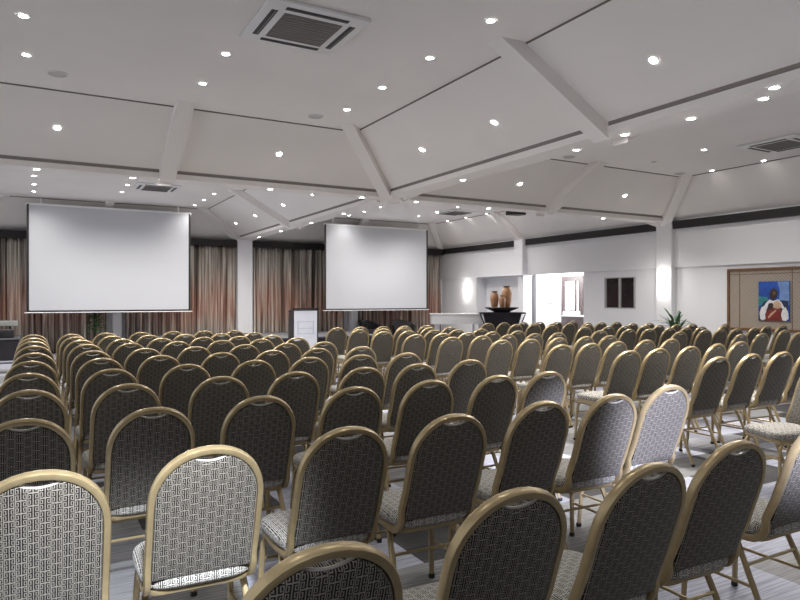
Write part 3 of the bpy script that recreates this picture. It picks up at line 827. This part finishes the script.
# tub chairs
def build_tub():
    r = empty('tub_chair')
    b = bmesh.new(); n = 22; rs = []
    for (ro, z, k2) in ((.30, .16, 0), (.34, .40, 0), (.38, .74, 1), (.33, .74, 1), (.28, .44, 0)):
        ring = []
        for i in range(n + 1):
            t = R(-20) + R(220) * i / n
            zz = z - (0.17 * (1 - math.sin(max(0, min(PI, t)))) if k2 else 0)
            ring.append(b.verts.new((ro * 1.1 * math.cos(t), ro * math.sin(t), zz)))
        rs.append(ring)
    for a_, c_ in zip(rs, rs[1:] + rs[:1]):
        for i in range(n): b.faces.new((a_[i], a_[i + 1], c_[i + 1], c_[i]))
    b.faces.new([q[0] for q in rs]); b.faces.new([q[-1] for q in rs][::-1])
    obj('shell', b, M['black'], r, smooth=True)
    b = bmesh.new(); lathe(b, [(0, .30), (.27, .30), (.29, .34), (.28, .42), (.2, .44), (0, .445)], 24); obj('cushion', b, M['blackcloth'], r, smooth=True)
    for sx in (-1, 1):
        for sy in (-1, 1):
            b = bmesh.new(); sweep(b, [(sx * .24, sy * .2, 0), (sx * .21, sy * .18, .32)], circ(.016, 8), Vector((0, 1, 0))); obj('leg', b, M['wood'], r, smooth=True)
    return r
tc = build_tub()
for i, (x, y, rz, l) in enumerate([(9.28, 18.40, 25, 'left one below the right screen'), (10.17, 17.90, 0, 'right one below the right screen, nearer the piano')]):
    o = tc if i == 0 else copy_tree(tc)
    o.location = (x, y, 0); o.rotation_euler = (0, 0, R(rz)); tag(o, 'low black tub armchair, ' + l, 'armchair', 'black tub chairs below the right screen')

# white baby grand
r = empty('grand_piano', (10.46, 15.25, 0), R(-29))
PO = [(-.78, -.30), (.62, -.30), (.70, -.22), (.72, .45), (.66, .62), (.45, .70), (.22, .60), (-.05, .42), (-.35, .36), (-.60, .38), (-.75, .30), (-.80, .1)]
b = bmesh.new(); prism(b, PO, lambda u, v, d: (u, v, d), .70, .95); obj('case', b, M['whitegloss'], r)
b = bmesh.new(); prism(b, [(u * 1.03, v * 1.03) for u, v in PO], lambda u, v, d: (u, v, d), .955, .99); obj('lid', b, M['whitegloss'], r)
b = bmesh.new(); bbox(b, .72, .98, -.28, .60, .62, .78, .02, 2); o = obj('keyboard_shelf', b, M['whitegloss'], r, smooth=True)
b = bmesh.new(); box(b, .80, .94, -.22, .54, .78, .79); obj('keys', b, M['black'], o)
for lx, ly in ((.70, -.2), (.70, .48), (-.60, .05)):
    b = bmesh.new(); lathe(b, [(0, 0), (.03, 0), (.035, .05), (.04, .08), (.05, .35), (.075, .6), (.08, .70)], 12, lx, ly); obj('leg', b, M['whitegloss'], r, smooth=True)
b = bmesh.new(); box(b, .42, .46, .05, .25, .12, .70); box(b, .36, .56, .02, .28, .08, .13); obj('pedal_lyre', b, M['whitegloss'], r)
tag(r, 'white baby grand piano with closed lid before the right stage end', 'piano')

# black table with bowl and urns
TX, TY = 11.12, 14.13
r = empty('display_table', (TX, TY, 0), R(-33))
b = bmesh.new(); bbox(b, -.62, .62, -.34, .34, 1.0, 1.04, .008, 1); obj('tabletop', b, M['black'], r)
b = bmesh.new()
rr = [[b.verts.new((sx * w, sy * d, z)) for sx, sy in ((-1, -1), (1, -1), (1, 1), (-1, 1))] for w, d, z in ((.36, .22, .02), (.40, .24, .6), (.50, .30, 1.0))]
for a_, c_ in zip(rr, rr[1:]):
    for k in range(4): b.faces.new((a_[k], a_[(k + 1) % 4], c_[(k + 1) % 4], c_[k]))
b.faces.new(rr[0])
obj('draped_base', b, M['blackcloth'], r)
for s in (-1, 1):
    b = bmesh.new(); sweep(b, [(s * .60, -.28, .99), (s * .42, -.26, .55), (s * .52, -.26, .0)], circ(.018, 8), Vector((0, 1, 0))); obj('leg', b, M['black'], r)
tag(r, 'tall black display table with tapering base near the white niche', 'table')
b = bmesh.new(); lathe(b, [(0, 0), (.22, 0), (.24, .02), (.42, .10), (.47, .125), (.46, .135), (.40, .12), (.22, .045), (0, .04)], 32)
o = obj('dark_bowl', b, M['black'], smooth=True, loc=(TX, TY, 1.041)); tag(o, 'wide shallow black bowl holding clay urns on the black table', 'bowl')
def urn(x, y, h, w, label, z=1.095):
    r = empty('clay_urn', (x, y, z))
    pr = [(0, 0), (.22, 0), (.26, .03), (.42, .30), (.50, .58), (.49, .74), (.38, .86), (.28, .91), (.26, .94)]
    b = bmesh.new(); lathe(b, [(a_ * w, c_ * h) for a_, c_ in pr], 24); obj('body', b, M['clay'], r, smooth=True)
    b = bmesh.new(); lathe(b, [(.25 * w, .935 * h), (.33 * w, .955 * h), (.35 * w, 1.0 * h), (.28 * w, 1.0 * h), (.24 * w, .95 * h), (0, .90 * h)], 24); obj('rim', b, M['wood'], r, smooth=True)
    tag(r, label, 'urn', 'terracotta urns in the bowl')
ux, uy = math.cos(-YAW), math.sin(-YAW)
urn(TX - .20 * ux, TY - .20 * uy, .52, .235, 'medium clay urn, left of the three in the black bowl')
urn(TX + .15 * ux + .03, TY + .15 * uy + .06, .66, .29, 'tallest clay urn, right of the three in the black bowl')
urn(TX + .0 * ux - .08, TY + .0 * uy - .12, .40, .18, 'smallest clay urn, in front between the two larger ones')

# lobby counter and printer
r = empty('lobby_counter', (14.55, 14.75, 0))
b = bmesh.new(); bbox(b, -.25, .25, -.55, .45, .86, .90, .006, 1); obj('countertop', b, M['white'], r)
b = bmesh.new(); box(b, -.22, .22, -.52, .42, 0, .86); obj('body', b, M['brown'], r)
tag(r, 'dark counter with pale top in the lobby before the glass door', 'counter')
r = empty('printer', (14.5, 14.98, .90))
b = bmesh.new(); bbox(b, -.2, .2, -.18, .18, 0, .12, .02, 2); obj('body', b, M['white'], r, smooth=True)
b = bmesh.new(); bbox(b, -.2, .05, -.17, .17, .12, .16, .01, 1); obj('lid', b, M['black'], r)
tag(r, 'small white printer with dark lid on the lobby counter', 'printer')

# ------------------------------------------------------------------ plants
def leaf(b, base, yaw, length, width, lift, droop):
    n = 7; L_, R_ = [], []; mid = []
    d = Vector((math.cos(yaw), math.sin(yaw), 0)); s = Vector((-d.y, d.x, 0))
    for i in range(n + 1):
        t = i / n
        p = Vector(base) + d * (length * t * math.cos(lift)) + Vector((0, 0, length * (t * math.sin(lift) - droop * t * t)))
        w = width * math.sin(PI * min(1, t * .92 + .08)) ** .8
        L_.append(b.verts.new(p + s * w + Vector((0, 0, w * .25)))); mid.append(b.verts.new(p)); R_.append(b.verts.new(p - s * w + Vector((0, 0, w * .25))))
    for i in range(n):
        b.faces.new((L_[i], L_[i + 1], mid[i + 1], mid[i])); b.faces.new((mid[i], mid[i + 1], R_[i + 1], R_[i]))
def pot(r, rad=.16, h=.30):
    b = bmesh.new(); lathe(b, [(0, 0), (rad * .75, 0), (rad, h), (rad * 1.05, h), (rad * 1.05, h - .03), (rad * .9, h - .03), (0, h - .04)], 20); obj('pot', b, M['clay'], r, smooth=True)
rn = random.Random(3)
r = empty('potted_plant', (11.88, 9.2, 0)); pot(r)
b = bmesh.new()
for k in range(9):
    a_ = rn.uniform(0, 2 * PI); sweep(b, [(0, 0, .26), (.04 * math.cos(a_), .04 * math.sin(a_), .6), (.09 * math.cos(a_), .09 * math.sin(a_), .75 + .03 * k)], circ(.008, 5), Vector((0, 1, 0)))
obj('stems', b, M['stem'], r)
b = bmesh.new()
for k in range(34):
    a_ = rn.uniform(0, 2 * PI); leaf(b, (.07 * math.cos(a_), .07 * math.sin(a_), rn.uniform(.62, .95)), a_ + rn.uniform(-.3, .3), rn.uniform(.25, .46), rn.uniform(.02, .04), R(rn.uniform(15, 75)), rn.uniform(.1, .5))
leaf(b, (0, 0, .86), R(150), .66, .022, R(22), .3)
o = obj('leaves', b, M['leaf'], r, smooth=True)
tag(r, 'green leafy potted plant at the foot of the right wall column', 'plant')
r = empty('potted_plant', (1.35, 18.25, 0)); pot(r, .18, .34)
b = bmesh.new(); sweep(b, [(0, 0, .30), (.02, 0, .6), (0, .02, .95)], circ(.018, 8), Vector((0, 1, 0))); obj('stems', b, M['stem'], r)
b = bmesh.new()
for k in range(170):
    a_ = rn.uniform(0, 2 * PI); q = rn.uniform(0, .24); z = rn.uniform(.55, 1.15)
    leaf(b, (q * math.cos(a_), q * math.sin(a_), z), rn.uniform(0, 2 * PI), rn.uniform(.09, .18), .03, R(rn.uniform(-10, 60)), .3)
obj('leaves', b, M['leaf'], r, smooth=True)
tag(r, 'bushy green potted plant below the left projection screen', 'plant')

# light switch
bm = bmesh.new(); bbox(bm, -.012, 0, -.05, .05, -.04, .04, .004, 1)
o = obj('light_switch', bm, M['white'], loc=(XP, 11.98, 1.28)); tag(o, 'small white switch plate on wall left of the dark window', 'switch')

# ------------------------------------------------------------------ unseen spots and lobby points added, world fill from the open left side
def aimed(name, loc, to, e, ang, col):
    l = bpy.data.lights.new(name, 'SPOT'); l.energy = e; l.spot_size = R(ang); l.spot_blend = .7; l.color = col; l.shadow_soft_size = .12
    o = bpy.data.objects.new(name, l); COL.objects.link(o); o.location = loc
    o.rotation_euler = (Vector(to) - Vector(loc)).to_track_quat('-Z', 'Y').to_euler()
aimed('added_left_spot', (.15, -.35, 2.95), (.32, 2.12, .62), 1450, 20, (.84, .90, 1))  # unseen narrow spot added to light the near left chair backs
aimed('added_right_spot', (1.4, -2.6, 2.6), (3.06, 2.55, .62), 4800, 10, (.70, .74, 1))  # unseen bluish spot added to light chair backs right of centre
for loc_, e_ in (((14.1, 13.7, 2.15), 85), ((14.3, 16.3, 2.2), 75)):
    l = bpy.data.lights.new('lobby_fill', 'POINT'); l.energy = e_; l.shadow_soft_size = .15  # unseen points added to brighten the lobby
    o = bpy.data.objects.new('lobby_fill', l); COL.objects.link(o); o.location = loc_
w = bpy.data.worlds.new('world'); SC.world = w; w.use_nodes = True
bg = w.node_tree.nodes['Background']; bg.inputs['Color'].default_value = (0.93, 0.95, 1.0, 1); bg.inputs['Strength'].default_value = 0.65

# ------------------------------------------------------------------ camera
cam = bpy.data.cameras.new('camera'); co = bpy.data.objects.new('camera', cam); COL.objects.link(co)
cam.sensor_width = 36; cam.lens = 650 / 800 * 36; cam.shift_y = -1 / 800
co.location = (0, 0, EYE); co.rotation_euler = (R(90), 0, -YAW)
cam.clip_start = 0.02
SC.camera = co
SC.view_settings.view_transform = 'Standard'; SC.view_settings.look = 'None'
SC.view_settings.gamma = 1; SC.view_settings.use_curve_mapping = False
SC.view_settings.exposure = 0.6
